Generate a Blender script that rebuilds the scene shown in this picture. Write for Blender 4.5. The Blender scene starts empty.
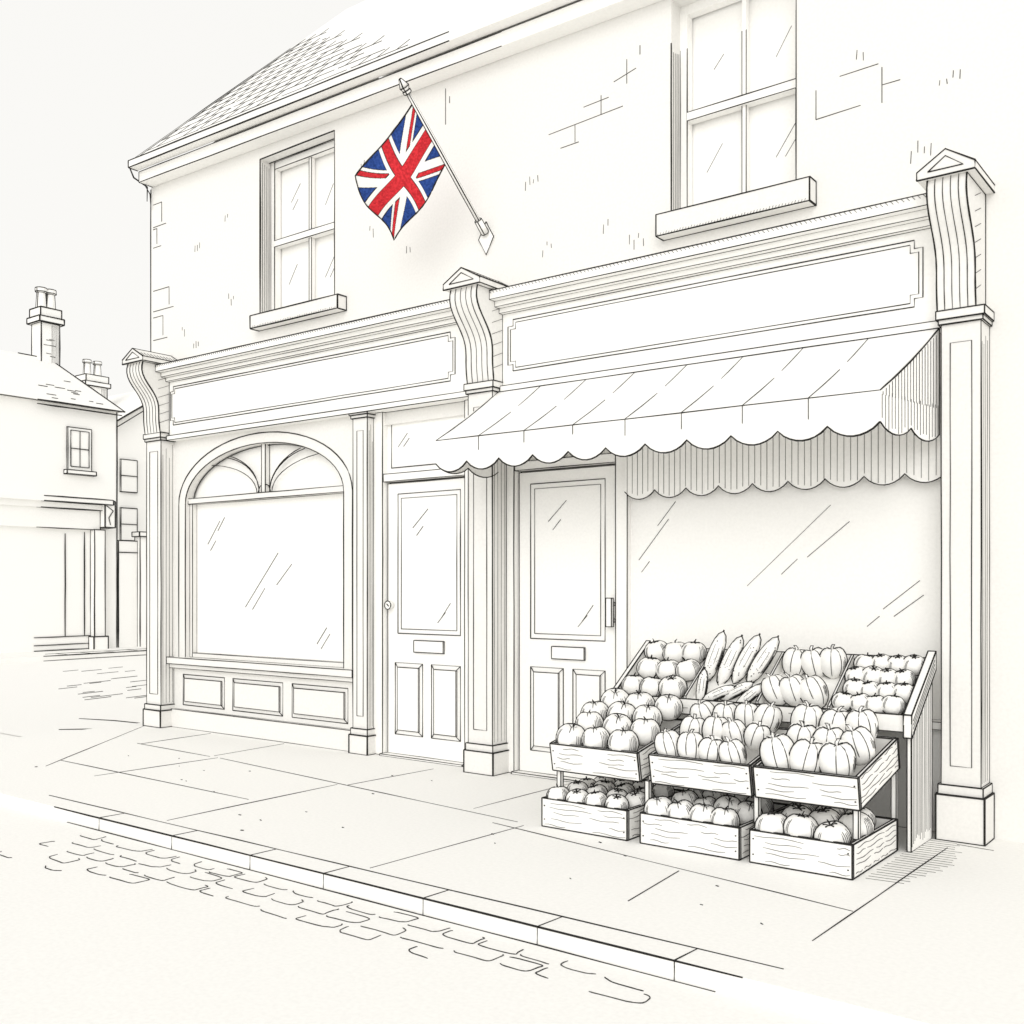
import bpy, math, random
from mathutils import Vector, Matrix
random.seed(7)
scene = bpy.context.scene

# ------------------------------------------------------------------ materials
def paper_mat(name, col, grain=0.03, scale=55.0, rough=0.9):
    m = bpy.data.materials.new(name); m.use_nodes = True
    nt = m.node_tree; b = nt.nodes["Principled BSDF"]
    b.inputs["Roughness"].default_value = rough
    b.inputs["Specular IOR Level"].default_value = 0.05
    tc = nt.nodes.new("ShaderNodeTexCoord")
    n = nt.nodes.new("ShaderNodeTexNoise"); n.inputs["Scale"].default_value = scale
    n.inputs["Detail"].default_value = 3.0
    nt.links.new(tc.outputs["Object"], n.inputs["Vector"])
    r = nt.nodes.new("ShaderNodeValToRGB")
    r.color_ramp.elements[0].position = 0.3; r.color_ramp.elements[1].position = 0.7
    r.color_ramp.elements[0].color = [c*(1-grain) for c in col]+[1]
    r.color_ramp.elements[1].color = [min(1, c*(1+grain)) for c in col]+[1]
    nt.links.new(n.outputs["Fac"], r.inputs["Fac"])
    nt.links.new(r.outputs["Color"], b.inputs["Base Color"])
    return m
RENDER_W = paper_mat("pale_render", (0.835, 0.825, 0.80), 0.028)
INK = paper_mat("graphite_ink", (0.028, 0.027, 0.026), 0.35, 90)
SOFT = paper_mat("soft_graphite", (0.07, 0.068, 0.065), 0.35, 90)
RED = paper_mat("flag_red", (0.62, 0.035, 0.045), 0.28, 60)
BLUE = paper_mat("flag_blue", (0.03, 0.07, 0.27), 0.38, 60)
LIFT_W = paper_mat("shade_lift_white", (0.95, 0.942, 0.918), 0.024)  # base colour raised above the walls to cancel shade in recesses
STONE = paper_mat("pale_paving", (0.925, 0.916, 0.89), 0.028)
MATS = [RENDER_W, INK, SOFT, RED, BLUE, LIFT_W, STONE]
P_, I_, S_, R_, B_, PT, SN = range(7)

def empty(name, parent=None):
    o = bpy.data.objects.new(name, None); scene.collection.objects.link(o)
    if parent: o.parent = parent
    return o

class MB:
    def __init__(s, name, parent=None, r=0.0038, wob=0.0012, base=P_):
        s.name, s.parent, s.r, s.wob, s.base = name, parent, r, wob, base
        s.v, s.f, s.m = [], [], []; s.M = Matrix.Identity(4); s.sm = []
    def add(s, vs, fs, mi, smooth=False):
        k = len(s.v); s.v += [tuple(s.M @ Vector(p)) for p in vs]
        if mi == P_: mi = s.base
        for f in fs:
            s.f.append([k+i for i in f]); s.m.append(mi); s.sm.append(smooth)
    def line(s, pts, r=None, mi=I_, sub=True, closed=False, wob=None, taper=True):
        r = r or s.r; wob = s.wob if wob is None else wob
        pts = [Vector(p) for p in pts]
        if closed: pts.append(pts[0].copy())
        if sub:
            q = [pts[0]]
            for a, b in zip(pts, pts[1:]):
                n = max(1, min(14, int((b-a).length/0.35)))
                for i in range(1, n+1):
                    p = a.lerp(b, i/n)
                    if i < n: p = p + Vector([random.uniform(-wob, wob) for _ in range(3)])
                    q.append(p)
            pts = q
        vs, fs = [], []; n = len(pts)
        for i, p in enumerate(pts):
            d = (pts[min(i+1, n-1)]-pts[max(i-1, 0)])
            if d.length < 1e-7: d = Vector((1, 0, 0))
            d.normalize()
            up = Vector((0, 0, 1)) if abs(d.z) < 0.9 else Vector((0, 1, 0))
            a = d.cross(up).normalized(); b = d.cross(a).normalized()
            rr = r*random.uniform(0.82, 1.12)
            if -10 < p.x < -3.6: rr *= 1+.075*(-p.x-3.6)   # broader strokes at the far end of the terrace
            if taper and not closed and n > 2 and i in (0, n-1): rr *= 0.7
            for k in range(4):
                t = math.pi/4+k*math.pi/2
                vs.append(p+a*math.cos(t)*rr*1.25+b*math.sin(t)*rr*1.25)
        for i in range(n-1):
            for k in range(4):
                fs.append([i*4+k, i*4+(k+1) % 4, i*4+4+(k+1) % 4, i*4+4+k])
        fs.append([3, 2, 1, 0]); fs.append([4*n-4, 4*n-3, 4*n-2, 4*n-1])
        s.add(vs, fs, mi)
    def poly(s, pts, mi=P_, ink=False, r=None):
        s.add(pts, [list(range(len(pts)))], mi)
        if ink: s.line(pts, r, closed=True)
    def box(s, x0, x1, y0, y1, z0, z1, ink=True, r=None, mi=P_):
        v = [(x, y, z) for z in (z0, z1) for y in (y0, y1) for x in (x0, x1)]
        s.add(v, [[0, 2, 3, 1], [4, 5, 7, 6], [0, 1, 5, 4], [2, 6, 7, 3], [0, 4, 6, 2], [1, 3, 7, 5]], mi)
        if ink:
            for a, b in ((0, 1), (2, 3), (4, 5), (6, 7), (0, 2), (1, 3), (4, 6), (5, 7), (0, 4), (1, 5), (2, 6), (3, 7)):
                s.line([v[a], v[b]], r)
    def rect(s, x0, x1, z0, z1, y, r=None, mi=I_):
        s.line([(x0, y, z0), (x1, y, z0), (x1, y, z1), (x0, y, z1)], r, mi, closed=True)
    def prism(s, prof, x0, x1, ink=True, r=None):
        """(y,z) outline extruded along x"""
        n = len(prof)
        vs = [(x0, y, z) for y, z in prof]+[(x1, y, z) for y, z in prof]
        s.add(vs, [list(range(n)), list(range(2*n-1, n-1, -1))]+[[i, (i+1) % n, n+(i+1) % n, n+i] for i in range(n)], P_)
        if ink:
            s.line(vs[:n], r, closed=True, sub=False); s.line(vs[n:], r, closed=True, sub=False)
            if n < 8:
                for i in range(n): s.line([vs[i], vs[n+i]], r)
    def done(s):
        me = bpy.data.meshes.new(s.name); me.from_pydata(s.v, [], s.f)
        for m in MATS: me.materials.append(m)
        me.polygons.foreach_set("material_index", s.m)
        me.polygons.foreach_set("use_smooth", s.sm)
        me.update()
        o = bpy.data.objects.new(s.name, me); scene.collection.objects.link(o)
        if s.parent: o.parent = s.parent
        return o
U = random.uniform
TH = 0.0025   # thin pen
MD = 0.0032
TK = 0.0047   # outline pen

# ================================================================== SHOP BUILDING
shop = empty("shop_building")
w = MB("upper_wall", shop)
WX0, WX1, ZT = -8.91, 2.0, 5.12
def panel(x0, x1, z0, z1): w.box(x0, x1, 0.0, 0.3, z0, z1, ink=False)
panel(WX0, WX1, 2.6, 3.69)
panel(WX0, -7.26, 3.69, 5.08); panel(-6.31, -3.19, 3.69, 5.08); panel(-2.36, WX1, 3.69, 5.08)
panel(WX0, WX1, 5.08, ZT)
w.poly([(WX0, .001, ZT), (WX1, .001, ZT), (WX1, .001, 5.10), (WX0, .001, 5.36)])
w.line([(WX0, 0, 3.45), (WX0, 0, 5.2)], TK)
# quoins and stone marks
for z0, z1, xl in ((4.82, 5.04, 0.18), (4.62, 4.8, .1), (4.0, 4.2, 0.30), (3.72, 3.94, 0.20)):
    w.line([(WX0+.04, 0, z1), (WX0+xl, 0, z1)], .0026, S_)
    w.line([(WX0+xl, 0, z1), (WX0+xl, 0, z0+.03)], .0026, S_)
    w.line([(WX0+.04, 0, z0), (WX0+xl+.07, 0, z0)], .0026, S_)
def st(pts, r=.0025, mi=S_): w.line([(x, 0, z) for x, z in pts], r, mi)
st([(-4.15, 4.47), (-3.55, 4.5)]); st([(-3.93, 4.48), (-3.93, 4.36)]); st([(-3.72, 4.49), (-3.72, 4.62)]); st([(-3.86, 4.58), (-3.66, 4.59)])
st([(-4.05, 4.35), (-3.9, 4.355)])
st([(-2.24, 4.05), (-2.24, 4.22)]); st([(-2.24, 4.05), (-1.98, 4.06)]); st([(-1.86, 4.04), (-1.86, 4.24)]); st([(-2.1, 4.26), (-1.88, 4.265)]); st([(-1.86, 4.14), (-1.76, 4.14)])
st([(-5.1, 4.8), (-5.1, 5.07)]); st([(-5.06, 4.95), (-5.06, 5.0)])
st([(-3.62, 4.68), (-3.45, 4.72)]); st([(-3.52, 4.64), (-3.52, 4.8)]); st([(-3.42, 4.8), (-3.42, 4.86)])
for x, z in ((-8.2, 4.5), (-8.22, 3.62), (-7.75, 4.72), (-7.7, 3.95), (-8.4, 3.75), (-5.9, 4.2), (-6.0, 4.75), (-5.5, 3.95), (-4.35, 4.2), (-4.2, 3.7), (-3.7, 3.75), (-2.0, 4.35), (-1.7, 3.75), (-3.5, 3.62), (-1.55, 4.1)):
    for k in range(random.randint(2, 4)):
        xx, zz = x+k*.035, z+U(-.03, .03)
        st([(xx, zz), (xx+U(-.004, .004), zz-U(.025, .07))], 0.0021)
w.done()

lw = MB("side_walls", shop)
lw.box(WX0, WX0+.3, 0.3, 5.5, 0, ZT, ink=False)
lw.box(WX0, WX0+.14, 0.0, 0.3, 0, 2.6, ink=False)
lw.box(-1.31, WX1, 0.0, 0.3, 0, 2.6, ink=False)
lw.box(WX1-.3, WX1, .3, 5.5, 0, ZT-.1, ink=False)
lw.box(WX0+.3, WX1-.3, 5.2, 5.5, 0, ZT-.1, ink=False)
lw.done()

def sash(name, x0, x1, cut):
    """sash window in a reveal; pen strokes fade out above z=cut"""
    o = MB(name, shop, base=PT)
    zb, zt, yf = 3.69, 5.08, 0.12
    o.box(x0, x1, .2, .23, zb, zt, ink=False)
    f = .05
    def vb(a, b, y0=yf, y1=.19):
        o.box(a, b, y0, y1, zb, zt, ink=False)
        for x in (a, b): o.line([(x, y0, zb), (x, y0, min(zt, cut))], MD)
    vb(x0, x0+f); vb(x1-f, x1)
    xm = (x0+x1)/2+.02
    for z0, z1, y in ((zb, zb+.06, yf+.003), (4.33, 4.385, yf-.006), (zt-.06, zt, yf+.003)):
        o.box(x0+f, x1-f, y, .185, z0, z1, ink=False)
        if z1 <= cut+.01:
            for z in (z0, z1): o.line([(x0+f, y, z), (x1-f, y, z)], MD)
    for a, b in ((zb+.06, 4.33), (4.385, zt-.06)):
        o.box(xm-.014, xm+.014, yf+.02, .18, a, b, ink=False)
        for x in (xm-.014, xm+.014): o.line([(x, yf+.02, a), (x, yf+.02, min(b, cut))], TH)
    o.line([(x0, -.001, zb), (x0, -.001, min(zt, cut))], TK); o.line([(x1, -.001, zb), (x1, -.001, min(zt, cut))], MD)
    if cut >= zt: o.line([(x0, -.001, zt), (x1, -.001, zt)], TK); o.line([(x0+.0, .1, zt-.004), (x1, .1, zt-.004)], MD)
    for k in range(4):
        y = .025+k*.024
        o.line([(x0+.002, y, zb+.02), (x0+.002, y, min(zt, cut)-U(.02, .05))], .0017, S_)
    y = .2
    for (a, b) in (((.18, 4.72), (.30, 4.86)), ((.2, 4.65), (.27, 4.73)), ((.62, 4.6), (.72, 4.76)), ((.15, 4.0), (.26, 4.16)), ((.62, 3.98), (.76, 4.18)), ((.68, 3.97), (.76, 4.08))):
        if b[1] < cut: o.line([(x0+a[0], y, a[1]), (x0+b[0], y, b[1])], .0019, S_)  # reflections drawn on the panes as pen strokes
    o.done()
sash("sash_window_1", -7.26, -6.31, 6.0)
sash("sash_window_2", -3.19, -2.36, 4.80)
s = MB("window_sills", shop, TK)
for x0, x1, z in ((-7.27, -6.17, 3.575), (-3.245, -2.24, 3.55)):
    s.box(x0, x1, -.1, -.001, z, 3.687)
    for k in range(50):
        x = x0+.01+(x1-x0-.02)*k/50
        s.line([(x, -.1, z+.004), (x+.006, -.1, z+U(.012, .022))], .0013, S_)
s.done()

# ---- eaves + roof (old building: the eaves line sags slightly to the right)
e = MB("eaves_gutter", shop, base=SN)
def ez(x): return -0.022*(x+8.95)
XE = 2.0
def slant(o, x0, x1, y0, y1, z0, z1, xi, r):
    v = [(x, y, z+ez(x)) for z in (z0, z1) for y in (y0, y1) for x in (x0, x1)]
    o.add(v, [[0, 2, 3, 1], [4, 5, 7, 6], [0, 1, 5, 4], [2, 6, 7, 3], [0, 4, 6, 2], [1, 3, 7, 5]], P_)
    for y, z in ((y0, z0), (y0, z1)): o.line([(x0, y, z+ez(x0)), (xi, y, z+ez(xi))], r)
    o.line([(x0, y0, z0+ez(x0)), (x0, y0, z1+ez(x0))], r)
    o.line([(x0, y0, z0+ez(x0)), (x0, y1, z0+ez(x0))], r)
slant(e, -8.88, XE, -.15, -.002, 5.22, 5.32, -4.45, MD)
slant(e, -8.90, XE, -.25, -.15, 5.335, 5.40, -4.85, .0042)
e.line([(-8.90, -.25, 5.36), (-8.89, -.2, 5.25), (-8.88, -.06, 5.2), (-8.93, -.03, 5.08)], TK)
e.line([(-8.86, -.1, 5.2), (-8.88, -.03, 5.14), (-8.88, -.02, 5.0)], MD)
e.done()
rf = MB("tiled_roof", shop, base=SN)
tn = (7.42-5.42)/(1.86+.22)
def rz(y): return 5.41+(y+.22)*tn
def rp(x, y, dz=0.0): return (x, y, rz(y)+ez(x)+dz)
XR = -8.91
rf.poly([rp(XR, -.24), rp(XE, -.24), rp(XE, 2.6), rp(XR, 2.6)])
rf.poly([rp(XR, 2.6), rp(XE, 2.6), (XE, 5.6, 5.3), (XR, 5.6, 5.3)])
rf.poly([(WX0+.02, 0, 5.1), (WX0+.02, 2.6, rz(2.6)-.1), (WX0+.02, 5.5, 5.1)])
def xend(y): return -5.2-3.3*(y+.22)/2.08
rf.line([rp(XR, -.24), rp(XR, 1.75)], .0042); rf.line([rp(XR+.08, -.2, .004), rp(XR+.08, 1.9, .004)], TH)
rows = 13
for i in range(rows):
    y = -.10+i*.155
    if y > 1.85: break
    xe = xend(y)-.15*(i % 3)
    x = XR+.08
    dn = .0 if i % 2 else .1
    while x < xe:
        L = U(.5, 1.1)
        rf.line([rp(x, y, .003), rp(min(x+L, xe), y, .003)], .0020, S_)
        x += L+(U(.0, .05) if x < -6.5 else U(.05, .35))
    x = XR+.14+dn
    while x < xe-.1:
        if U(0, 1) < (0.95 if x < -6.8 else .6):
            rf.line([rp(x, y, .003), rp(x+U(-.008, .008), y+.15, .003)], .0019, S_)
        x += .21
rf.done()

# ---- shopfront
def pilaster(name, x0, x1, yf, plinth=(0.0, .21), top=2.70, panel=None, oh=.022):
    o = MB(name, shop)
    o.box(x0, x1, yf, -.001, plinth[1], top, r=MD)
    o.box(x0-oh, x1+oh, yf-oh, -.001, 0.0, plinth[1]-.05, r=TK)
    o.box(x0-oh*.6, x1+oh*.6, yf-oh*.6, -.001, plinth[1]-.05, plinth[1], r=MD)
    o.box(x0-.012, x1+.012, yf-.012, -.001, top, top+.025, r=MD)
    o.box(x0-oh, x1+oh, yf-oh, -.001, top+.025, top+.07, r=MD)
    if panel:
        o.rect(x0+panel, x1-panel, plinth[1]+.1, top-.1, yf-.001, TH)
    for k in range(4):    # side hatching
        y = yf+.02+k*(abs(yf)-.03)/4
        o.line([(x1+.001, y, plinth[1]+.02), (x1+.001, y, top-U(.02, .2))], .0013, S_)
    o.done()
pilaster("left_pilaster", -8.72, -8.49, -.17, panel=.05)
pilaster("middle_pilaster", -4.72, -4.50, -.19, panel=.05)
pilaster("right_pilaster", -1.495, -1.30, -.18, plinth=(0, .29), panel=.045)
pilaster("slim_pilaster", -5.99, -5.83, -.10, plinth=(0, .2), top=2.66, panel=.045)

def corbel(name, x0, x1):
    o = MB(name, shop)
    prof = []
    for i in range(17):
        t = i/16
        z = 3.40-.63*t
        y = -.285-.095*math.cos(t*math.pi*1.15)-.022*math.sin(t*math.pi*3)
        prof.append((y, z))
    prof += [(-.001, 2.77), (-.001, 3.40)]
    o.prism(prof, x0, x1, r=.0042)
    n = 5
    for k in range(1, n):
        x = x0+(x1-x0)*k/n
        o.line([(x, y-.001, z) for y, z in prof[:17]], .0019 if k not in (1, n-1) else .0025, I_, sub=False)
    for k in range(7):
        z = 2.85+k*.08
        o.line([(x1+.001, -.22, z), (x1+.001, -.10, z+.05)], .0014, S_)
    def cap(a, b, z0, z1, z2, yf):
        m = (a+b)/2
        F = [(a, yf, z0), (b, yf, z0), (b, yf, z1), (m, yf, z2), (a, yf, z1)]
        K = [(p[0], -.001, p[2]) for p in F]
        o.add(F+K, [[0, 1, 2, 3, 4], [9, 8, 7, 6, 5], [0, 5, 6, 1], [1, 6, 7, 2], [2, 7, 8, 3], [3, 8, 9, 4], [4, 9, 5, 0]], P_)
        o.line(F, .0042, closed=True)
        for i in (1, 2, 3): o.line([F[i], K[i]], MD)
        o.line([K[2], K[3]], TK)
    a, b = x0-.045, x1+.045; m = (a+b)/2; yf = -.41
    cap(a, b, 3.40, 3.44, 3.53, yf)
    o.line([(a+.055, yf-.001, 3.432), (b-.055, yf-.001, 3.432), (m, yf-.001, 3.495)], MD, closed=True)
    for k in range(11):
        y = yf+.03+k*.034
        o.line([(b-.02, y, 3.452), (b-.08, y, 3.487)], .0014, S_)
    o.done()
corbel("left_corbel", -8.70, -8.46)
corbel("middle_corbel", -4.72, -4.48)
corbel("right_corbel", -1.51, -1.32)

def fascia(name, x0, x1, il, ir):
    o = MB(name, shop, base=PT)
    o.box(x0, x1, -.10, -.001, 2.74, 3.25, r=MD)
    o.box(x0, x1, -.14, -.001, 3.25, 3.285, r=.0022)
    o.box(x0, x1, -.19, -.001, 3.285, 3.325, r=.0022)
    o.box(x0, x1, -.25, -.001, 3.325, 3.385, r=.0028)
    o.box(x0, x1, -.13, -.001, 2.70, 2.74, r=MD)
    o.line([(x0, -.25, 3.385), (x1, -.25, 3.385)], .0040)
    for k in range(int((x1-x0)/.028)):
        x = x0+k*.028
        o.line([(x, -.252, 3.383), (x+.016, -.252, 3.365)], .0012, S_)
    def notch(a, b, c, d, n, r):
        y = -.101
        P = [(a+n, c), (b-n, c), (b-n, c+n), (b, c+n), (b, d-n), (b-n, d-n), (b-n, d), (a+n, d), (a+n, d-n), (a, d-n), (a, c+n), (a+n, c+n)]
        o.line([(x, y, z) for x, z in P], r, closed=True)
    notch(x0+il, x1-ir, 2.84, 3.20, .045, MD)
    notch(x0+il+.022, x1-ir-.022, 2.862, 3.178, .045, TH)
    o.done()
fascia("left_fascia", -8.46, -4.72, .02, .20)
fascia("right_fascia", -4.48, -1.51, .05, .10)

# ---- arched window bay
a = MB("arched_shop_window", shop)
X0, X1, XC = -8.49, -5.99, -7.24
yb = -.03
N = 28
def arc(A, B, zc=2.10, n=N, y=yb): return [(XC-A*math.cos(math.pi*i/n), y, zc+B*math.sin(math.pi*i/n)) for i in range(n+1)]
out_ = arc(1.17, .57); inn = arc(1.07, .48)
top = 2.70
for i in range(N):
    p, q = inn[i], inn[i+1]
    a.poly([p, q, (q[0], yb, top), (p[0], yb, top)])
    a.poly([p, q, (q[0], .05, q[2]), (p[0], .05, p[2])])
for x0, x1 in ((X0, XC-1.07), (XC+1.07, X1)):
    a.box(x0, x1, yb, .05, .66, top, ink=False)
a.line(out_, .0042, sub=False); a.line(inn, MD, sub=False)
a.line([(p[0], .05, p[2]) for p in arc(1.06, .47)], TH, sub=False)
a.box(X0, X1, .07, .09, .6, 2.62, ink=False, mi=SN)      # glass sheet
a.line([(XC-1.17, yb, .66), (XC-1.17, yb, 2.1)], .0042)
a.line([(XC+1.17, yb, .66), (XC+1.17, yb, 2.12)], MD)
a.line([(XC-1.07, yb, .66), (XC-1.07, yb, 2.1)], MD); a.line([(XC+1.07, yb, .66), (XC+1.07, yb, 2.1)], TK)
a.box(XC-1.07, XC+1.07, .0, .07, 2.10, 2.15, r=MD)   # transom
a.box(XC-1.07, XC-1.03, .02, .07, .66, 2.10, r=TH); a.box(XC+1.03, XC+1.07, .02, .07, .66, 2.10, r=TH)
a.box(XC-1.03, XC+1.03, .02, .07, .66, .70, r=TH)
a.box(XC-.025, XC+.025, .02, .068, 2.15, 2.585, r=MD)
for sg in (-1, 1):
    for off in (0, .045):
        pts = []
        for i in range(13):
            t = i/12*math.pi/2
            pts.append((XC+sg*(.07+(.62+off)*(1-math.cos(t))), .03, 2.15+(.36+off*.6)*math.sin(t)))
        pts = [p for p in pts if ((p[0]-XC)/1.07)**2+((p[2]-2.1)/.48)**2 < 1.02]
        a.line(pts, MD, sub=False)
    pts = [(XC+sg*(.10+.80*(1-math.cos(t))), .03, 2.15+.30*math.sin(t)) for t in [i/10*1.45 for i in range(11)]]
    a.line(pts, TH, I_, sub=False)
a.line([(XC-.09, .03, 2.15), (XC-.06, .03, 2.21), (XC, .03, 2.235), (XC+.06, .03, 2.21), (XC+.09, .03, 2.15)], MD, sub=False)
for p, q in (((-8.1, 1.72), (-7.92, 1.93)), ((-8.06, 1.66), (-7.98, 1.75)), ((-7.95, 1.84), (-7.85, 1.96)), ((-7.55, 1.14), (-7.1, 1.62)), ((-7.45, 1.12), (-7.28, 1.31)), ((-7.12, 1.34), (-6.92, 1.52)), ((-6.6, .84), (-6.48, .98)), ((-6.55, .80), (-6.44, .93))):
    a.line([(p[0], .068, p[1]), (q[0], .068, q[1])], .0019, S_)  # slanting strokes draw reflections on the glass
a.box(X0, X1, -.11, 0.05, .60, .66, r=MD); a.box(X0, X1, -.08, 0.0, .56, .60, r=TH)
a.box(X0, X1, yb, .05, .17, .56, r=TH); a.box(X0, X1, -.07, .05, 0, .17, r=MD)
for x0, x1 in ((-8.34, -7.72), (-7.6, -6.92), (-6.8, -6.12)):
    a.rect(x0, x1, .215, .50, yb-.001, MD)
    a.box(x0+.035, x1-.035, yb-.014, yb-.001, .25, .465, r=TH)
    a.line([(x0, yb-.002, .5), (x0+.035, yb-.014, .465)], TH); a.line([(x1, yb-.002, .215), (x1-.035, yb-.014, .25)], TH)
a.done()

# ---- doors
def door(name, x0, x1, lx0, lx1, gx0, gx1, transom, panels, lbox, handle):
    o = MB(name, shop, base=PT)
    zt = 2.70
    o.box(x0, lx0-.012, -.03, .06, 0, zt, r=MD); o.box(lx1+.012, x1, -.03, .06, 0, zt, r=MD)
    o.box(lx0-.012, lx1+.012, -.02, .06, 2.15, 2.21, r=MD)
    o.box(lx0-.012, lx1+.012, .03, .06, 2.21, zt, ink=False)
    if transom:
        o.rect(lx0+.03, lx1-.03, 2.26, zt-.06, .029, MD)
        for p, q in (((.1, 2.42), (.2, 2.52)), ((.16, 2.42), (.22, 2.48))):
            o.line([(lx0+p[0], .029, p[1]), (lx0+q[0], .029, q[1])], .002, S_)  # drawn reflection on the transom light
    o.box(lx0, lx1, .02, .06, .015, 2.135, r=TH)
    o.box(lx0-.012, lx1+.012, -.06, .06, 0, .014, r=MD)
    o.rect(gx0, gx1, .96, 2.05, .018, MD)
    o.rect(gx0+.035, gx1-.035, .995, 2.015, .018, TH)
    for (a_, b_, c_, d_) in panels:
        o.rect(a_, b_, c_, d_, .018, MD)
        o.box(a_+.035, b_-.035, .006, .019, c_+.035, d_-.035, r=TH)
        o.line([(a_, .017, d_), (a_+.035, .006, d_-.035)], TH); o.line([(b_, .017, d_), (b_-.035, .006, d_-.035)], TH)
        o.line([(a_, .017, c_), (a_+.035, .006, c_+.035)], TH); o.line([(b_, .017, c_), (b_-.035, .006, c_+.035)], TH)
    lx, rx, lz, uz = lbox
    o.box(lx, rx, .005, .019, lz, uz, r=MD)
    if handle == "knob":
        c = Vector((lx0+.045, -.03, 1.18)); ring = [(c.x+.033*math.cos(t), c.y, c.z+.033*math.sin(t)) for t in [i*math.pi/8 for i in range(16)]]
        o.add(ring, [list(range(16))], P_); o.line(ring, MD, closed=True, sub=False)
        ring2 = [(c.x+.024*math.cos(t), c.y+.045, c.z+.024*math.sin(t)) for t in [i*math.pi/8 for i in range(16)]]
        o.add(ring+ring2, [[i, (i+1) % 16, 16+(i+1) % 16, 16+i] for i in range(16)], P_)
        o.line([(c.x-.01, c.y-.002, c.z+.01), (c.x+.012, c.y-.002, c.z-.008)], MD)
    else:
        o.box(lx1-.055, lx1-.012, -.045, -.02, 1.06, 1.25, r=MD)
        o.box(lx1-.045, lx1-.022, -.02, .02, 1.09, 1.11, r=TH); o.box(lx1-.045, lx1-.022, -.02, .02, 1.2, 1.22, r=TH)
    gw = gx1-gx0
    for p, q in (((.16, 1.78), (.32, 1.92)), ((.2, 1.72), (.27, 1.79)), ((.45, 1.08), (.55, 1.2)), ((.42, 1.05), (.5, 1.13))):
        o.line([(gx0+p[0]*gw/.65, .018, p[1]), (gx0+q[0]*gw/.65, .018, q[1])], .002, S_)  # reflection strokes drawn on the door glass
    o.done()
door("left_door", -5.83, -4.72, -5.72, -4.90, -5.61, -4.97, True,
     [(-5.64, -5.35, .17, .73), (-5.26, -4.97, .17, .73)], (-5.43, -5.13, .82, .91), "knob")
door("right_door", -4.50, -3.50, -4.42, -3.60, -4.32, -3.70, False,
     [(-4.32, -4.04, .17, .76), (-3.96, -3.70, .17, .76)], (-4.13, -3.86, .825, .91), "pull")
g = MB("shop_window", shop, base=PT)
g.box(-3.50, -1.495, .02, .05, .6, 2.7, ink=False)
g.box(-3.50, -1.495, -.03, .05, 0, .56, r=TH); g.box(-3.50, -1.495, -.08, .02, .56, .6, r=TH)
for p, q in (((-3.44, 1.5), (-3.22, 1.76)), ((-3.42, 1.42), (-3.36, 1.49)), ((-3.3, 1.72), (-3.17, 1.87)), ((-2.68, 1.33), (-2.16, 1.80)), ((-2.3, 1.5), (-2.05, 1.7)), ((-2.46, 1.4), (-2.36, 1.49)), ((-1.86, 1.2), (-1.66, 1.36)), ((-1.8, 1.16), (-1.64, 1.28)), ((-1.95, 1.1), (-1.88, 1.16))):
    g.line([(p[0], .019, p[1]), (q[0], .019, q[1])], .0020, S_)  # drawn glass reflections, in soft pen
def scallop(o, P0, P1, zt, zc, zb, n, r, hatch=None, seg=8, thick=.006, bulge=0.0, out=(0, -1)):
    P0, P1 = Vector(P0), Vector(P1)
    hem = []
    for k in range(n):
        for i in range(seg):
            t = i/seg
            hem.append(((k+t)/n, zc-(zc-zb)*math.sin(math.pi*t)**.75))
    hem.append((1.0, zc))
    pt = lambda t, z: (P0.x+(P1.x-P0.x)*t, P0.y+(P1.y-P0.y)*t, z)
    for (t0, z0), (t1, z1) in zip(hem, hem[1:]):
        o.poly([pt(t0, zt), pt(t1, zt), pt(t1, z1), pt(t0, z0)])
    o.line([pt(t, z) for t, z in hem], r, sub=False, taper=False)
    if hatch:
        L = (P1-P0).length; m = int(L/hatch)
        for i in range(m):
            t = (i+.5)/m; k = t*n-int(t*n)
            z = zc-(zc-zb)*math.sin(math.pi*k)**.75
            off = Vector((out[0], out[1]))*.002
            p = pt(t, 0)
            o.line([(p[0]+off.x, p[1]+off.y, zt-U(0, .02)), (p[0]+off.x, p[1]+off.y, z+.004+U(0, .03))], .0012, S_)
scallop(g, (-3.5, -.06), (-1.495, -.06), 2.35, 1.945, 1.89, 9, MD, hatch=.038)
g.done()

# ---- awning
aw = MB("awning", base=PT)
yw, zw, yf, zf = -.125, 2.70, -.75, 2.29
def ap(k, t):
    xa = -4.50+(2.98)*k; xb = -4.53+(2.90)*k
    return (xa+(xb-xa)*t, yw+(yf-yw)*t, zw+(zf-zw)*t-.015*math.sin(math.pi*t))
n = 8
ks_ = [i/n for i in range(n+1)]
for i in range(n):
    for k in range(4):
        aw.poly([ap(ks_[i], k/4), ap(ks_[i+1], k/4), ap(ks_[i+1], (k+1)/4), ap(ks_[i], (k+1)/4)])
for i, x in enumerate(ks_):
    if i in (0, n): aw.line([ap(x, k/4) for k in range(5)], TK, sub=False)
    else:
        P = [Vector(ap(x, k/8))+Vector((0, -.001, .002)) for k in range(9)]
        aw.line(P[:4], .002, S_, sub=False); aw.line(P[4:], .0022, I_, sub=False)
aw.line([ap(0, 0), ap(1, 0)], MD); aw.line([ap(0, 1), ap(1, 1)], MD)
fx0, fx1 = ap(0, 1)[0], ap(1, 1)[0]
scallop(aw, (fx0, yf), (fx1, yf), zf, 2.135, 2.075, 11, .0044)
for i in range(1, n):
    x = ap(ks_[i], 1)[0]
    aw.line([(x, yf-.002, zf), (x, yf-.002, zf-U(.05, .12))], .002, S_)
for kk in (0, 1):
    A, B = ap(kk, 0), ap(kk, 1)
    aw.poly([A, B, (A[0], A[1], zf)])
    scallop(aw, (B[0], B[1]), (A[0], A[1]), zf, 2.135, 2.085, 2, MD, hatch=.032 if kk else None, out=(1, 0))
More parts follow.
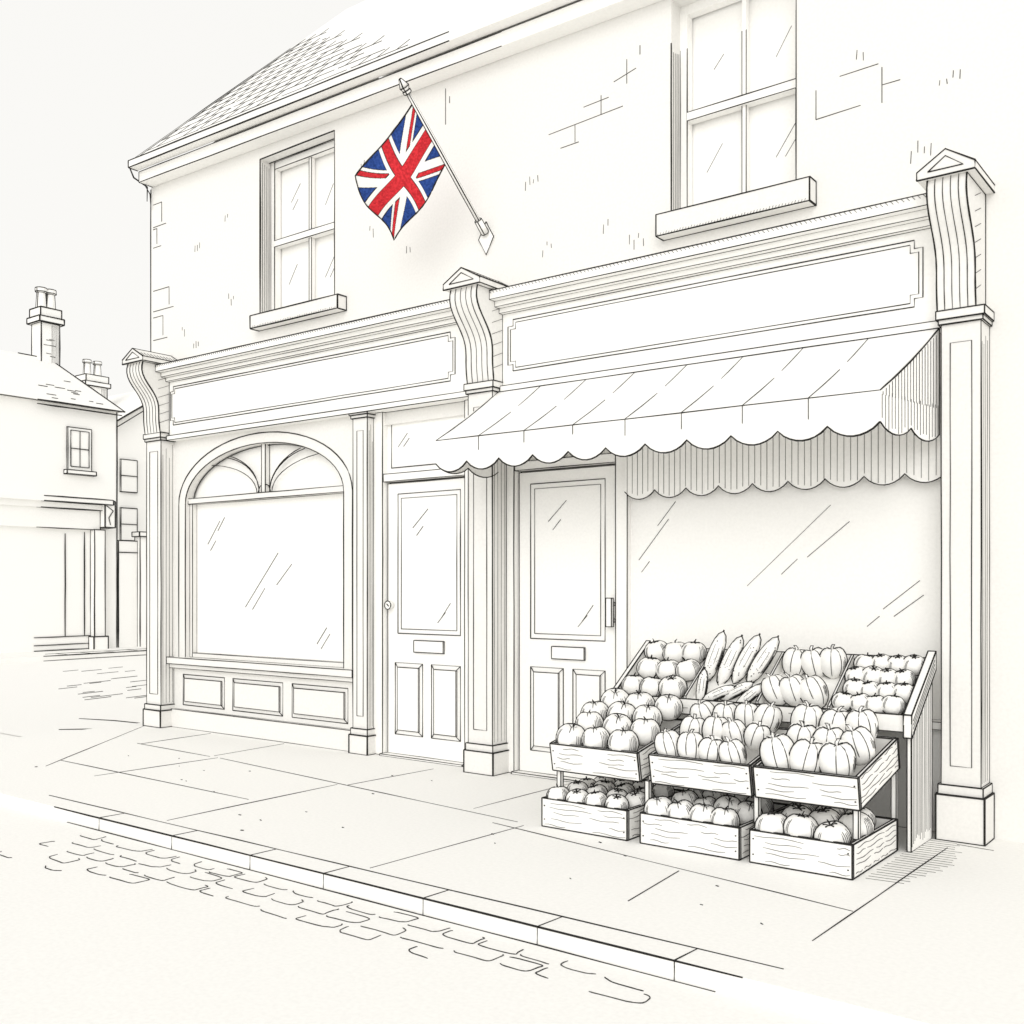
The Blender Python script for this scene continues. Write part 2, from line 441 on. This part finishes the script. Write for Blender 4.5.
A, B = ap(1, 0), ap(1, 1)
for i in range(24):
    t = .04+i*.05
    if t > .98: break
    x = B[0]+(A[0]-B[0])*t; y = B[1]+(A[1]-B[1])*t
    z = zf+(zw-zf)*t-.02
    aw.line([(x+.002, y, z), (x+.002, y, zf-.02)], .0014, S_)
aw.line([(A[0], yw, zw), (A[0], yw, 2.13)], MD)
aw.done()

# ---- union flag on its pole
fl = empty("union_flag")
pl = MB("flagpole", fl, base=PT)
tip, br = Vector((-4.70, -.84, 4.60)), Vector((-4.70, -.03, 3.90))
def rod(o, A, B, ra, rb, n=10, ink=True):
    A, B = Vector(A), Vector(B); d = (B-A).normalized(); s1 = d.cross(Vector((0, 0, 1)));
    if s1.length < .01: s1 = Vector((1, 0, 0))
    s1.normalize(); s2 = d.cross(s1)
    vs = [A+s1*ra*math.cos(t)+s2*ra*math.sin(t) for t in [2*math.pi*i/n for i in range(n)]]
    vs += [B+s1*rb*math.cos(t)+s2*rb*math.sin(t) for t in [2*math.pi*i/n for i in range(n)]]
    o.add(vs, [[i, (i+1) % n, n+(i+1) % n, n+i] for i in range(n)]+[list(range(n-1, -1, -1)), list(range(n, 2*n))], P_, True)
    if ink:
        for sg in (1, n//2+1): o.line([vs[sg], vs[n+sg]], MD)
        o.line([vs[n-2], vs[2*n-2]], MD); o.line([vs[n//2-2], vs[n+n//2-2]], MD)
        o.line(vs[:n], TH, closed=True, sub=False); o.line(vs[n:], TH, closed=True, sub=False)
rod(pl, tip, br, .014, .018)
dirp = (tip-br).normalized()
rod(pl, br-dirp*.01, br+dirp*.10, .028, .026)
rod(pl, tip, tip+dirp*.02, .026, .026)
rod(pl, tip+dirp*.02, tip+dirp*.045, .020, .032); rod(pl, tip+dirp*.045, tip+dirp*.10, .032, .008)
D = [(-4.70, -.012, 3.98), (-4.63, -.012, 3.86), (-4.70, -.012, 3.74), (-4.77, -.012, 3.86)]
pl.add(D+[(p[0], -.001, p[2]) for p in D], [[0, 1, 2, 3], [0, 4, 5, 1], [1, 5, 6, 2], [2, 6, 7, 3], [3, 7, 4, 0]], P_)
pl.line(D, MD, closed=True)
pl.done()
cl = MB("flag_cloth", fl, base=PT)
A0 = Vector((-4.70, -.79, 4.553)); Hh = Vector((0, .335, -.29)); F = Vector((-.43, -.08, -.45))
Nn = Hh.cross(F).normalized()
def cloth(s_, t_):
    p = A0+Hh*s_+F*t_
    p += Nn*(.045*math.sin(t_*6.2+s_*1.4)*min(1, t_*3))
    p += Hh.normalized()*(.025*math.sin(t_*5.6)*t_**.3 + (.08*t_*(s_-.4)))
    p += F.normalized()*(.035*math.sin(s_*5.5)*t_+.03*t_*s_)
    return p
W_, H_ = 48.0, 30.0
def jack(u, v):
    x, y = u-W_/2, v-H_/2
    if abs(x) < 3 or abs(y) < 3: return R_
    if abs(x) < 5 or abs(y) < 5: return P_
    L = math.hypot(W_, H_)
    d1 = (x*H_-y*W_)/L; d2 = (x*H_+y*W_)/L
    for d, sgn in ((d1, 1 if x > 0 else -1), (d2, -1 if x > 0 else 1)):
        if abs(d) < 3.1:
            e_ = d*sgn
            if 0.15 < e_ < 2.1: return R_
            return P_
    return B_
nu, nv = 220, 140
cl.v = [tuple(cloth(j/nv, i/nu)) for i in range(nu+1) for j in range(nv+1)]
for i in range(nu):
    for j in range(nv):
        u, v = (i+.5)/nu*W_, (j+.5)/nv*H_
        c = jack(u, v)
        if c != P_:
            for du, dv in ((.3, 0), (-.3, 0), (0, .3), (0, -.3)):
                if jack(u+du, v+dv) != c: c = I_; break
        k = i*(nv+1)+j
        cl.f.append([k, k+1, k+nv+2, k+nv+1]); cl.m.append(PT if c == P_ else c); cl.sm.append(True)
edge = [cloth(j/20, 0) for j in range(21)]+[cloth(1, i/30) for i in range(1, 31)]+[cloth(1-j/20, 1) for j in range(1, 21)]+[cloth(0, 1-i/30) for i in range(1, 30)]
cl.line(edge, .004, closed=True, sub=False)
cl.done()

# ================================================================== GROUND
ZR = -.07
gr = MB("ground", base=SN); gr.poly([(-1500, -1500, -.08), (1500, -1500, -.08), (1500, 1500, -.08), (-1500, 1500, -.08)]); gr.done()
rd = MB("cobbled_road", base=SN)
rd.poly([(-60, -9, ZR), (12, -9, ZR), (12, -2.6, ZR), (-60, -2.6, ZR)])
def cob(x, y, wx, wy, z=ZR, r=.0026):
    pts = []
    a0 = U(2.6, 4.0); span = random.choice((2.0, 2.8, 3.6, 4.6))
    jx = [U(-.015, .015) for _ in range(4)]; jy = [U(-.010, .010) for _ in range(4)]
    for i in range(19):
        t = a0+span*i/18
        cx, cy = math.cos(t), math.sin(t)
        q = int((t % (2*math.pi))/(math.pi/2)) % 4
        pts.append((x+wx*math.copysign(abs(cx)**.38, cx)+jx[q]*abs(cx*cy)*2, y+wy*math.copysign(abs(cy)**.38, cy)+jy[q]*abs(cx*cy)*2, z))
    rd.line(pts, r, I_ if U(0, 1) < .7 else S_, sub=False)
row = 0; y = -2.69
while y > -3.2:
    x = -5.45+(row % 2)*.12
    while x < -1.95:
        wx = U(.08, .13)
        keep = (.97, .95, .88, .7, .6)[min(row, 4)]
        if U(0, 1) < keep and y > -2.82-.12*(-x-2.0)+U(-.04, .04): cob(x+wx, y+U(-.012, .012), wx*.86, .046)
        x += wx*2
    y -= .118; row += 1
rd.done()
pv = MB("pavement", base=SN)
pv.poly([(-8.95, -2.44, 0), (6, -2.44, 0), (6, 0.3, 0), (-8.95, .3, 0)])
pv.poly([(-8.95, -2.44, 0), (-8.95, .3, 0), (-8.95, .3, -.1), (-8.95, -2.44, -.1)])
def gl(pts, r=.0030, mi=I_): pv.line([(x, y, 0) for x, y in pts], r, mi)
gl([(-7.8, -.86), (-6.75, -.9)]); gl([(-6.62, -.9), (-3.5, -1.22)]); gl([(-3.6, -1.32), (-1.45, -1.66)])
gl([(-8.8, -.1), (-7.35, -1.9)], TH, S_)
gl([(-7.8, -.12), (-7.75, -.86)]); gl([(-6.8, -.12), (-6.75, -.86)]); gl([(-6.65, -.9), (-6.7, -1.9)]); gl([(-5.0, -.25), (-5.05, -1.05)]); gl([(-5.12, -1.08), (-5.1, -2.4)])
gl([(-3.42, -1.27), (-3.48, -2.4)]); gl([(-2.3, -1.56), (-2.25, -2.1)]); gl([(-1.42, -.35), (-1.45, -2.1)])
gl([(-3.9, -.1), (-3.92, -1.1)], TH, S_); gl([(-1.4, -.25), (-1.22, -.27)], TH, S_)
gl([(-7.5, -1.7), (-5.2, -1.75)])
for _ in range(30):
    x, y = U(-7.5, -1.4), U(-2.3, -.3)
    gl([(x, y), (x+U(.008, .02), y+U(-.01, .01))], U(.002, .004))
for k in range(22):  # hatching drawn as a shadow on the paving beside the crates
    y = -1.15+k*.045
    gl([(-1.58+U(0, .02), y), (-1.58+.14+.1*math.sin(k*.15)+U(0, .04), y+.02)], .0016, S_)
pv.done()
kb = MB("kerb", base=SN)
kb.box(-8.95, 6, -2.6, -2.443, -.1, 0.002, ink=False)
def klin(y, z, x0, x1, r): kb.line([(x0, y, z), (x1, y, z)], r)
klin(-2.443, .002, -6.3, -1.42, MD); klin(-2.6, .002, -5.95, -1.5, .0036); klin(-2.603, ZR, -5.8, -1.6, MD)
for x in (-5.45, -4.75, -4.1, -3.57, -2.95, -2.35, -1.75):
    kb.line([(x, -2.443, .003), (x-.01, -2.6, .003), (x-.01, -2.602, ZR)], TH)
kb.done()
sd = MB("side_street", base=SN)
sd.poly([(-20, -1, -.074), (-8.96, -1, -.074), (-8.96, 30, -.074), (-20, 30, -.074)])
sd.box(-23.2, -18.6, -3, 40, -.1, .02, ink=False)
sd.line([(-18.6, 4.1, .02), (-18.6, 8.4, .02)], .011); sd.line([(-18.6, 4.1, -.07), (-18.6, 8.4, -.07)], .009)
sd.line([(-19.1, 4.4, .022), (-19.1, 7.2, .022)], .007, S_)
for k in range(6):
    sd.line([(-19.1, 4.6+k*.5, .022), (-18.62, 4.6+k*.5, .022)], .006, S_)
for k in range(22):
    x = U(-17.0, -11.2)
    yy = .62*(-x-9)-U(.1, 1.5)*(.3+(-x-9)/8)
    L = U(.15, .5)
    sd.line([(x, yy, -.072), (x-L*.2, yy+L, -.072)], .0055, S_)
sd.line([(-8.95, -.05, -.07), (-9.35, -.3, -.07), (-9.62, -.55, -.07)], .004)
sd.line([(-8.95, .25, -.07), (-9.8, .15, -.07), (-10.25, .02, -.07)], .004)
sd.done()

# ================================================================== BACKGROUND HOUSES
def bgk(): return dict(r=.014, wob=.003, base=PT)  # brighter white makes up for no sun on these house fronts
h = empty("terraced_house")
b = MB("walls", h, **bgk())
b.box(-24, -20, 2.0, 6.46, 0, 5.03, ink=False)
K = .015
b.line([(-20, 6.46, 0), (-20, 6.46, 5.03)], K)
b.done()
b = MB("roof", h, **bgk())
ridge = [(-22, 2.0, 6.36), (-22, 6.05, 6.36)]
E = [(-19.85, 2.0, 5.03), (-19.85, 6.56, 5.03), (-24.1, 6.56, 5.03), (-24.1, 2.0, 5.03)]
b.poly([E[0], E[1], ridge[1], ridge[0]], mi=SN); b.poly([E[1], E[2], ridge[1]], mi=SN); b.poly([E[2], E[3], ridge[0], ridge[1]])
b.line([(-19.85, 4.65, 5.03), E[1]], .018); b.line([(-19.87, 4.65, 4.95), (-19.87, 6.5, 4.95)], K)
b.line([E[1], ridge[1]], .018); b.line([(-22, 5.35, 6.37), ridge[1]], K)
for k in range(14):
    y = 4.8+U(0, 1.5); t = U(.05, .5)
    b.line([(-19.85-2.15*t, y, 5.04+1.33*t), (-19.85-2.15*t, y+U(.08, .2), 5.04+1.33*t)], .007, S_)
b.done()
def chimney(name, par, x0, x1, y0, y1, z0, z1, pots):
    c = MB(name, par, **bgk())
    c.box(x0, x1, y0, y1, z0, z1-.32); c.box(x0-.07, x1+.07, y0-.07, y1+.07, z1-.32, z1-.2); c.box(x0-.03, x1+.03, y0-.03, y1+.03, z1-.2, z1)
    for k in range(pots):
        y = y0+(y1-y0)*(k+.5)/pots; xm = (x0+x1)/2
        rod_pts = []
        n = 10
        for r_, z in ((.11, z1), (.085, z1+.36), (.12, z1+.38), (.12, z1+.46)):
            rod_pts.append([(xm+r_*math.cos(2*math.pi*i/n), y+r_*math.sin(2*math.pi*i/n), z) for i in range(n)])
        vs = sum(rod_pts, [])
        c.add(vs, [[q*n+i, q*n+(i+1) % n, q*n+n+(i+1) % n, q*n+n+i] for q in range(3) for i in range(n)]+[list(range(3*n, 4*n))], P_)
        for ring in rod_pts[1:]: c.line(ring, .009, closed=True, sub=False)
        for i in (2, 7, 8): c.line([rp_[i] for rp_ in rod_pts], .011, sub=False)
    for k in range(7):
        z = z0+U(.1, 1)*(z1-z0-.5); y = U(y0+.03, y1-.15)
        c.line([(x1+.003, y, z), (x1+.003, y+.12, z)], .006, S_)
    for k in range(4):
        y = y1-.04-k*.045
        c.line([(x1+.003, y, z0+.1), (x1+.003, y, z1-.36)], .005, S_)
    c.done()
chimney("chimney", h, -22.2, -21.8, 5.76, 6.18, 6.1, 7.42, 2)
b = MB("window", h, **bgk())
b.box(-20.0, -19.96, 5.34, 5.86, 3.70, 4.58, r=.011)
b.line([(-19.95, 5.40, 3.78), (-19.95, 5.80, 3.78), (-19.95, 5.80, 4.52), (-19.95, 5.40, 4.52)], .009, closed=True)
b.line([(-19.95, 5.40, 4.15), (-19.95, 5.80, 4.15)], .01); b.line([(-19.95, 5.6, 3.78), (-19.95, 5.6, 4.52)], .008)
b.box(-20, -19.88, 5.28, 5.92, 3.62, 3.70, r=.011)
b.done()
b = MB("shopfront", h, **bgk())
def sh(y0, y1, z0, z1, x, yi, r=.011):
    b.box(-20, x, y0, y1, z0, z1, ink=False)
    for z in (z0, z1): b.line([(x, yi, z), (x, y1, z)], r)
    b.line([(x, y1, z0), (x, y1, z1)], r)
sh(2.0, 6.2, 3.02, 3.12, -19.7, 4.7, .015); sh(2.0, 6.1, 2.9, 3.02, -19.82, 4.7); sh(2.0, 6.02, 2.5, 2.9, -19.9, 4.65)
b.box(-20, -19.72, 6.02, 6.25, 2.55, 3.1, r=.013)
b.line([(-19.71, 6.05, 3.0), (-19.71, 6.2, 2.9), (-19.71, 6.1, 2.75), (-19.71, 6.14, 2.6)], .01, sub=False)
b.box(-20, -19.85, 5.86, 6.1, 0, 2.5, r=.011); b.box(-20, -19.8, 5.82, 6.14, 0, .28, r=.013)
b.line([(-19.99, 5.3, .3), (-19.99, 5.3, 2.4)], .010); b.line([(-19.99, 5.72, .3), (-19.99, 5.72, 2.45)], .010)
for z in (.3, .14, .03): b.line([(-19.99, 4.65, z), (-19.99, 5.86, z)], .011)
b.done()
gt = empty("garden_gate")
b = MB("gate_leaf", gt, **bgk())
b.box(-20.05, -20, 6.5, 6.95, 0, 2.3, r=.011); b.line([(-19.99, 6.5, 2.05), (-19.99, 6.95, 2.05)], .011)
b.done()
b = MB("gate_posts", gt, **bgk())
b.box(-20.1, -19.9, 6.95, 7.13, 0, 2.4, r=.012); b.box(-20.14, -19.86, 6.91, 7.17, 2.4, 2.5, r=.012); b.box(-20.1, -19.95, 7.13, 9.5, 0, 2.15, r=.011)
b.done()
h2 = empty("terraced_house")
b = MB("walls", h2, **bgk())
b.box(-32, -26, 9.3, 15, 0, 5.3, ink=False); b.poly([(-26, 9.3, 5.3), (-26, 15, 5.3), (-26, 12.2, 7.2)])
b.line([(-26, 9.3, 0), (-26, 9.3, 5.3)], .016)
b.done()
b = MB("roof", h2, **bgk())
b.poly([(-25.8, 9.1, 5.25), (-32.2, 9.1, 5.25), (-32.2, 12.2, 7.3), (-25.8, 12.2, 7.3)], mi=SN); b.poly([(-25.8, 15.2, 5.25), (-32.2, 15.2, 5.25), (-32.2, 12.2, 7.3), (-25.8, 12.2, 7.3)], mi=SN)
b.line([(-25.8, 9.1, 5.25), (-25.8, 12.2, 7.3)], .019); b.line([(-25.82, 9.3, 5.2), (-25.82, 12.2, 7.15)], .013)
b.done()
b = MB("windows", h2, **bgk())
for z in (3.95, 2.6):
    b.box(-26, -25.95, 10.25, 10.75, z, z+.9, r=.014); b.line([(-25.94, 10.25, z+.45), (-25.94, 10.75, z+.45)], .012)
b.done()
chimney("chimney", h2, -28.3, -27.8, 10.3, 10.95, 5.8, 7.45, 2)

# ================================================================== PRODUCE DISPLAY
VN = Vector((.47, -.86, .2)).normalized()
def R_of(kind, d, ph):
    th = math.acos(max(-1, min(1, d.z))); phi = math.atan2(d.y, d.x)
    st_ = math.sin(th)
    if kind == "tomato":
        e_ = 1/math.sqrt((st_)**2+(d.z/.86)**2)
        return e_*(1+.02*math.cos(5*phi+ph)*st_)*(1-.2*math.exp(-(th/.33)**2))
    if kind == "apple":
        e_ = 1/math.sqrt((st_)**2+(d.z/.95)**2)
        return e_*(1-.3*math.exp(-(th/.3)**2)-.12*math.exp(-((math.pi-th)/.3)**2)+.06*d.z)
    if kind == "pepper":
        e_ = 1/math.sqrt((st_/.82)**2+(d.z/1.12)**2)
        return e_*(1+.08*abs(math.cos(1.5*phi+ph))*st_-.02+.11*d.z)*(1-.28*math.exp(-(th/.3)**2))
    if kind == "cucumber":
        return 1/math.sqrt((st_/.27)**2+(abs(d.z)/1.0)**2.4)
def veg(o, kind, c, r, tilt=None):
    c = Vector(c); ph = U(0, 6.28)
    k_ = 1.6 if kind == "pepper" else 1
    ax = (tilt if tilt else Vector((U(-.28, .28)*k_, U(-.4, .05), 1))).normalized()
    q = Vector((0, 0, 1)).rotation_difference(ax)
    qi = q.inverted()
    P = lambda dl, k=1.0: c+q @ (dl*(R_of(kind, dl, ph)*r*k))
    nt, npn = 10, 18
    vs, fs = [], []
    for i in range(nt+1):
        th = math.pi*i/nt
        for j in range(npn):
            f_ = 2*math.pi*j/npn
            vs.append(P(Vector((math.sin(th)*math.cos(f_), math.sin(th)*math.sin(f_), math.cos(th)))))
    for i in range(nt):
        for j in range(npn):
            fs.append([i*npn+j, (i+1)*npn+j, (i+1)*npn+(j+1) % npn, i*npn+(j+1) % npn])
    o.add(vs, fs, P_, True)
    vl = qi @ VN; base = math.atan2(vl.y, vl.x)
    # pen outline running round the fruit
    if kind in ("pepper", "cucumber"):
        n1 = ax; n2 = VN.cross(ax).normalized()
    else:
        n1 = VN.orthogonal().normalized(); n2 = VN.cross(n1)
    ring = []
    NR = 40 if kind == "cucumber" else 28
    for i in range(NR):
        t = 2*math.pi*i/NR
        ring.append(P(qi @ (n1*math.cos(t)+n2*math.sin(t)).normalized(), 1.015))
    o.line(ring, .0031, closed=True, sub=False)
    def mer(f_, a_, b_, rr, mi):
        o.line([P(Vector((math.sin(t)*math.cos(f_), math.sin(t)*math.sin(f_), math.cos(t))), 1.006) for t in [a_+(b_-a_)*k/7 for k in range(8)]], rr, mi, sub=False)
    if kind == "pepper":
        mer(base-.35+U(-.1, .1), .28, 1.9+U(0, .5), .0019, I_); mer(base+.42+U(-.1, .1), .28, 2.2+U(0, .4), .0019, I_)
        for k in range(4): mer(base+.75+k*.12, 1.0+U(0, .4), 1.7+U(0, .4), .0012, I_)
    elif kind == "cucumber":
        for k in range(2): mer(base-.5+k*.7, .35+U(0, .3), 2.5-U(0, .4), .0012, S_)
        for k in range(18):
            f_ = base+U(-1.1, 1.1); tt = U(.15, math.pi-.15)
            mer(f_, tt, tt+.035, .0026, I_)
        for k in range(5): mer(base+.75+k*.13, .3+U(0, .4), 2.4+U(0, .4), .0013, I_)
    else:
        for k in range(5): mer(base+.5+k*.14, .8+U(0, .4), 1.9+U(0, .5), .0012, I_)
        for k in range(2): mer(base-.95-k*.13, .8+U(0, .3), 1.6+U(0, .3), .0012, S_)
        if kind == "apple": mer(base-.1, .3, .9, .0018, I_); mer(base+.25, .3, .7, .0018, I_)
    if kind != "cucumber":
        top_ = P(Vector((0, 0, 1)), .95)
        up = q @ Vector((0, 0, 1)); side = Vector((U(-.5, .5), U(-.3, .3), 0))
        L = r*(.42 if kind == "pepper" else .40)
        C = [top_, top_+up*L*.6+side*.2*L, top_+up*L+side*L]
        o.line(C, .0065 if kind == "pepper" else .004, P_ if kind == "pepper" else I_, sub=False)
        if kind == "pepper":
            for sx in (-.0075, .0075):
                o.line([p+Vector((sx, -.004, 0)) for p in C], .0021, I_, sub=False)
            o.line([C[-1]+Vector((-.009, -.004, 0)), C[-1]+Vector((.009, -.004, 0))], .0021, I_, sub=False)
        nn = 6 if kind == "tomato" else 4
        for k in range(nn):
            mer(U(0, .4)+k*2*math.pi/nn, .08, .48 if kind == "tomato" else .34, .0032 if kind == "tomato" else .0021, I_)
    else:
        a1 = P(Vector((0, 0, 1)), .98); o.line([a1, a1+(q @ Vector((0, 0, 1)))*.014], .005, I_, sub=False)

def crate(x0, x1, yf, dep, z, ht, tilt):
    o = MB("wooden_crate", None, r=.0036, base=PT)
    M = Matrix.Translation((x0, yf, z)) @ Matrix.Rotation(tilt, 4, 'X')
    o.M = M; W = x1-x0; T = .016
    o.box(0, W, 0, T, 0, ht); o.box(0, W, dep-T, dep, 0, ht)
    o.box(0, T, T, dep-T, 0, ht); o.box(W-T, W, T, dep-T, 0, ht)
    o.box(T, W-T, T, dep-T, .001, .012, ink=False)
    for k in range(5):
        zz = ht*(.12+.19*k)+U(-.008, .008)
        x = U(.01, .1)
        while x < W-.05:
            L = U(.08, .28); x2 = min(x+L, W-.01)
            o.line([(x+(x2-x)*i/5, -.001, zz+.004*math.sin(i*1.3+k)) for i in range(6)], .0012, S_, sub=False); x = x2+U(.04, .22)
        x = U(.01, .08)
        while x < dep-.05:
            L = U(.08, .25); x2 = min(x+L, dep-.01)
            o.line([(W+.001, x+(x2-x)*i/5, zz+.004*math.sin(i*1.3+k)) for i in range(6)], .0013, S_, sub=False); x = x2+U(.0, .05)
    for x in (.018, W-.018):
        for zz in (.04, ht-.04): o.line([(x-.003, -.002, zz), (x+.003, -.002, zz)], .0030, I_, sub=False)
    o.done(); return M
def fill(name, kind, M, W, dep, ht, nx, ny, r, rise=.0, lift=.2):
    o = MB(name, base=PT)
    for j in range(ny):
        for i in range(nx):
            x = r*.97+(W-1.94*r)*((i+(.3 if j % 2 else 0))/(nx-.7))
            y = r*1.05+j*(dep-2.2*r)/max(1, ny-1)
            p = M @ Vector((x+U(-.008, .008), y, ht+r*lift+rise*j+U(-.008, .01)))
            veg(o, kind, p, r*U(.92, 1.06))
    o.done()
cr = [(-3.33, -2.785), (-2.705, -2.155), (-2.10, -1.605)]
ks = [("tomatoes", "tomato", 4, 4, .066), ("apples", "apple", 4, 3, .074), ("tomatoes", "tomato", 3, 3, .084)]
for (x0, x1), (nm, kd, nx, ny, r) in zip(cr, ks):
    M = crate(x0, x1, -1.22, .66, 0.003, .155, 0)
    fill(nm, kd, M, x1-x0, .56, .155, nx, ny, r, rise=.0, lift=.12)
ks = [("apples", "apple", 3, 4, .083), ("bell_peppers", "pepper", 4, 3, .082), ("bell_peppers", "pepper", 3, 3, .096)]
TL = math.radians(11)
for (x0, x1), (nm, kd, nx, ny, r) in zip([(-3.32, -2.76), (-2.69, -2.13), (-2.11, -1.60)], ks):
    M = crate(x0, x1, -1.13, .60, .30, .155, TL)
    fill(nm, kd, M, x1-x0, .60, .155, nx, ny, r, rise=.025, lift=.2)
sdn = MB("wooden_display_stand", None, r=.0034, base=PT)
for x in (-3.30, -2.735, -2.12, -1.63):
    sdn.box(x-.012, x+.012, -.54, -.515, .0, .40, r=TH)
    sdn.box(x-.012, x+.012, -1.10, -1.075, .158, .302, r=TH)
sx0, sx1 = -3.27, -1.54
sdn.box(sx0, sx1, -.575, -.555, .60, .685)
for k in range(3):
    sdn.line([(sx0+.1+k*.5, -.577, .63+k*.01), (sx0+.5+k*.5, -.577, .635+k*.01)], .0013, S_)
side = [(-.553, .0), (-.19, .0), (-.19, .90), (-.553, .63)]
for xa, xb in ((sx0, sx0+.02), (sx1-.02, sx1)):
    sdn.prism(side, xa, xb, r=MD)
for k in range(15):
    y = -.54+k*.023
    zt = .60+(y+.553)*.75
    sdn.line([(sx1+.001, y, .02+U(0, .05)), (sx1+.001, y+U(-.004, .004), zt-U(0, .06))], .0013, S_)
for xa, xb in ((sx0-.0, sx0+.02), (sx1-.02, sx1+.012)):
    sdn.prism([(-.60, .575), (-.60, .69), (-.17, .985), (-.17, .89)], xa-.004, xb+.004, r=.0040)
for k in range(4):
    sdn.line([(sx1+.018, -.58, .60+.02*k), (sx1+.018, -.2, .875+.022*k)], .0013, S_)
sdn.poly([(sx0+.02, -.555, .62), (sx1-.02, -.555, .62), (sx1-.02, -.18, .875), (sx0+.02, -.18, .875)])
sdn.box(sx0+.02, sx1-.024, -.18, -.165, .6, .95, r=TH)
for x in (-2.80, -2.36, -1.96):
    sdn.prism([(-.553, .60), (-.553, .70), (-.19, .95), (-.19, .84)], x-.006, x+.006, r=TH)
sdn.done()
def bed(y): return .62+(y+.555)*.68
def bedfill(name, kind, x0, x1, nx, ny, r, dy0=-.50, dy1=-.22):
    o = MB(name, base=PT)
    for j in range(ny):
        y = dy0+(dy1-dy0)*j/max(1, ny-1)
        for i in range(nx):
            x = x0+r*.9+(x1-x0-1.8*r)*((i+(.25 if j % 2 else 0))/(nx-.75))
            veg(o, kind, (x+U(-.005, .005), y, bed(y)+r*.95+U(-.004, .008)), r*U(.94, 1.05))
    o.done()
bedfill("tomatoes", "tomato", -3.24, -2.81, 3, 3, .078)
o = MB("cucumbers", base=PT)
for i in range(4):
    y = -.32; x = -2.73+i*.10
    veg(o, "cucumber", (x, y, bed(y)+.12+U(-.01, .015)), .158, Vector((.30+U(-.10, .22), .25, .92)))
for i, (x, y, tx, tz) in enumerate(((-2.74, -.46, .1, 1), (-2.62, -.50, 1.0, .5), (-2.52, -.47, .9, .5), (-2.43, -.50, .8, .7))):
    veg(o, "cucumber", (x, y, bed(y)+.06), .108, Vector((tx, .1, tz)))
o.done()
bedfill("bell_peppers", "pepper", -2.36, -1.96, 3, 2, .088, -.48, -.27)
bedfill("tomatoes", "tomato", -1.95, -1.57, 4, 4, .060)

# ================================================================== CAMERA, LIGHT, WORLD
cam = bpy.data.cameras.new("camera"); co = bpy.data.objects.new("camera", cam); scene.collection.objects.link(co)
co.location = (0, -5.85, 1.33)
co.rotation_euler = Vector((-.607, .794, 0)).to_track_quat('-Z', 'Y').to_euler()
cam.sensor_width = 36; cam.lens = 36*1030/1024; cam.shift_y = 74/1024; cam.clip_end = 5000
scene.camera = co

L = bpy.data.lights.new("sun", 'SUN'); L.energy = 1.25; L.angle = math.radians(45); L.color = (1, .985, .96)
lo = bpy.data.objects.new("sun", L); scene.collection.objects.link(lo)
sdv = Vector((.42, -.85, .34)).normalized()
lo.rotation_euler = (-sdv).to_track_quat('-Z', 'Y').to_euler()

wd = bpy.data.worlds.new("World"); scene.world = wd; wd.use_nodes = True
nt = wd.node_tree; bg = nt.nodes["Background"]
sky = nt.nodes.new("ShaderNodeTexSky"); sky.sky_type = 'NISHITA'; sky.sun_disc = False
sky.sun_elevation = math.asin(sdv.z); sky.sun_rotation = math.atan2(sdv.x, sdv.y)
hs = nt.nodes.new("ShaderNodeHueSaturation"); hs.inputs["Saturation"].default_value = .1; hs.inputs["Value"].default_value = .1
nt.links.new(sky.outputs[0], hs.inputs["Color"])
mx = nt.nodes.new("ShaderNodeMix"); mx.data_type = 'RGBA'; mx.inputs[0].default_value = .96
mx.inputs[7].default_value = (.98, .97, .942, 1)      # high overcast cloud
nt.links.new(hs.outputs[0], mx.inputs[6]); nt.links.new(mx.outputs[2], bg.inputs[0])
bg.inputs[1].default_value = 1.0
scene.view_settings.view_transform = 'Standard'; scene.view_settings.look = 'None'; scene.view_settings.exposure = 0
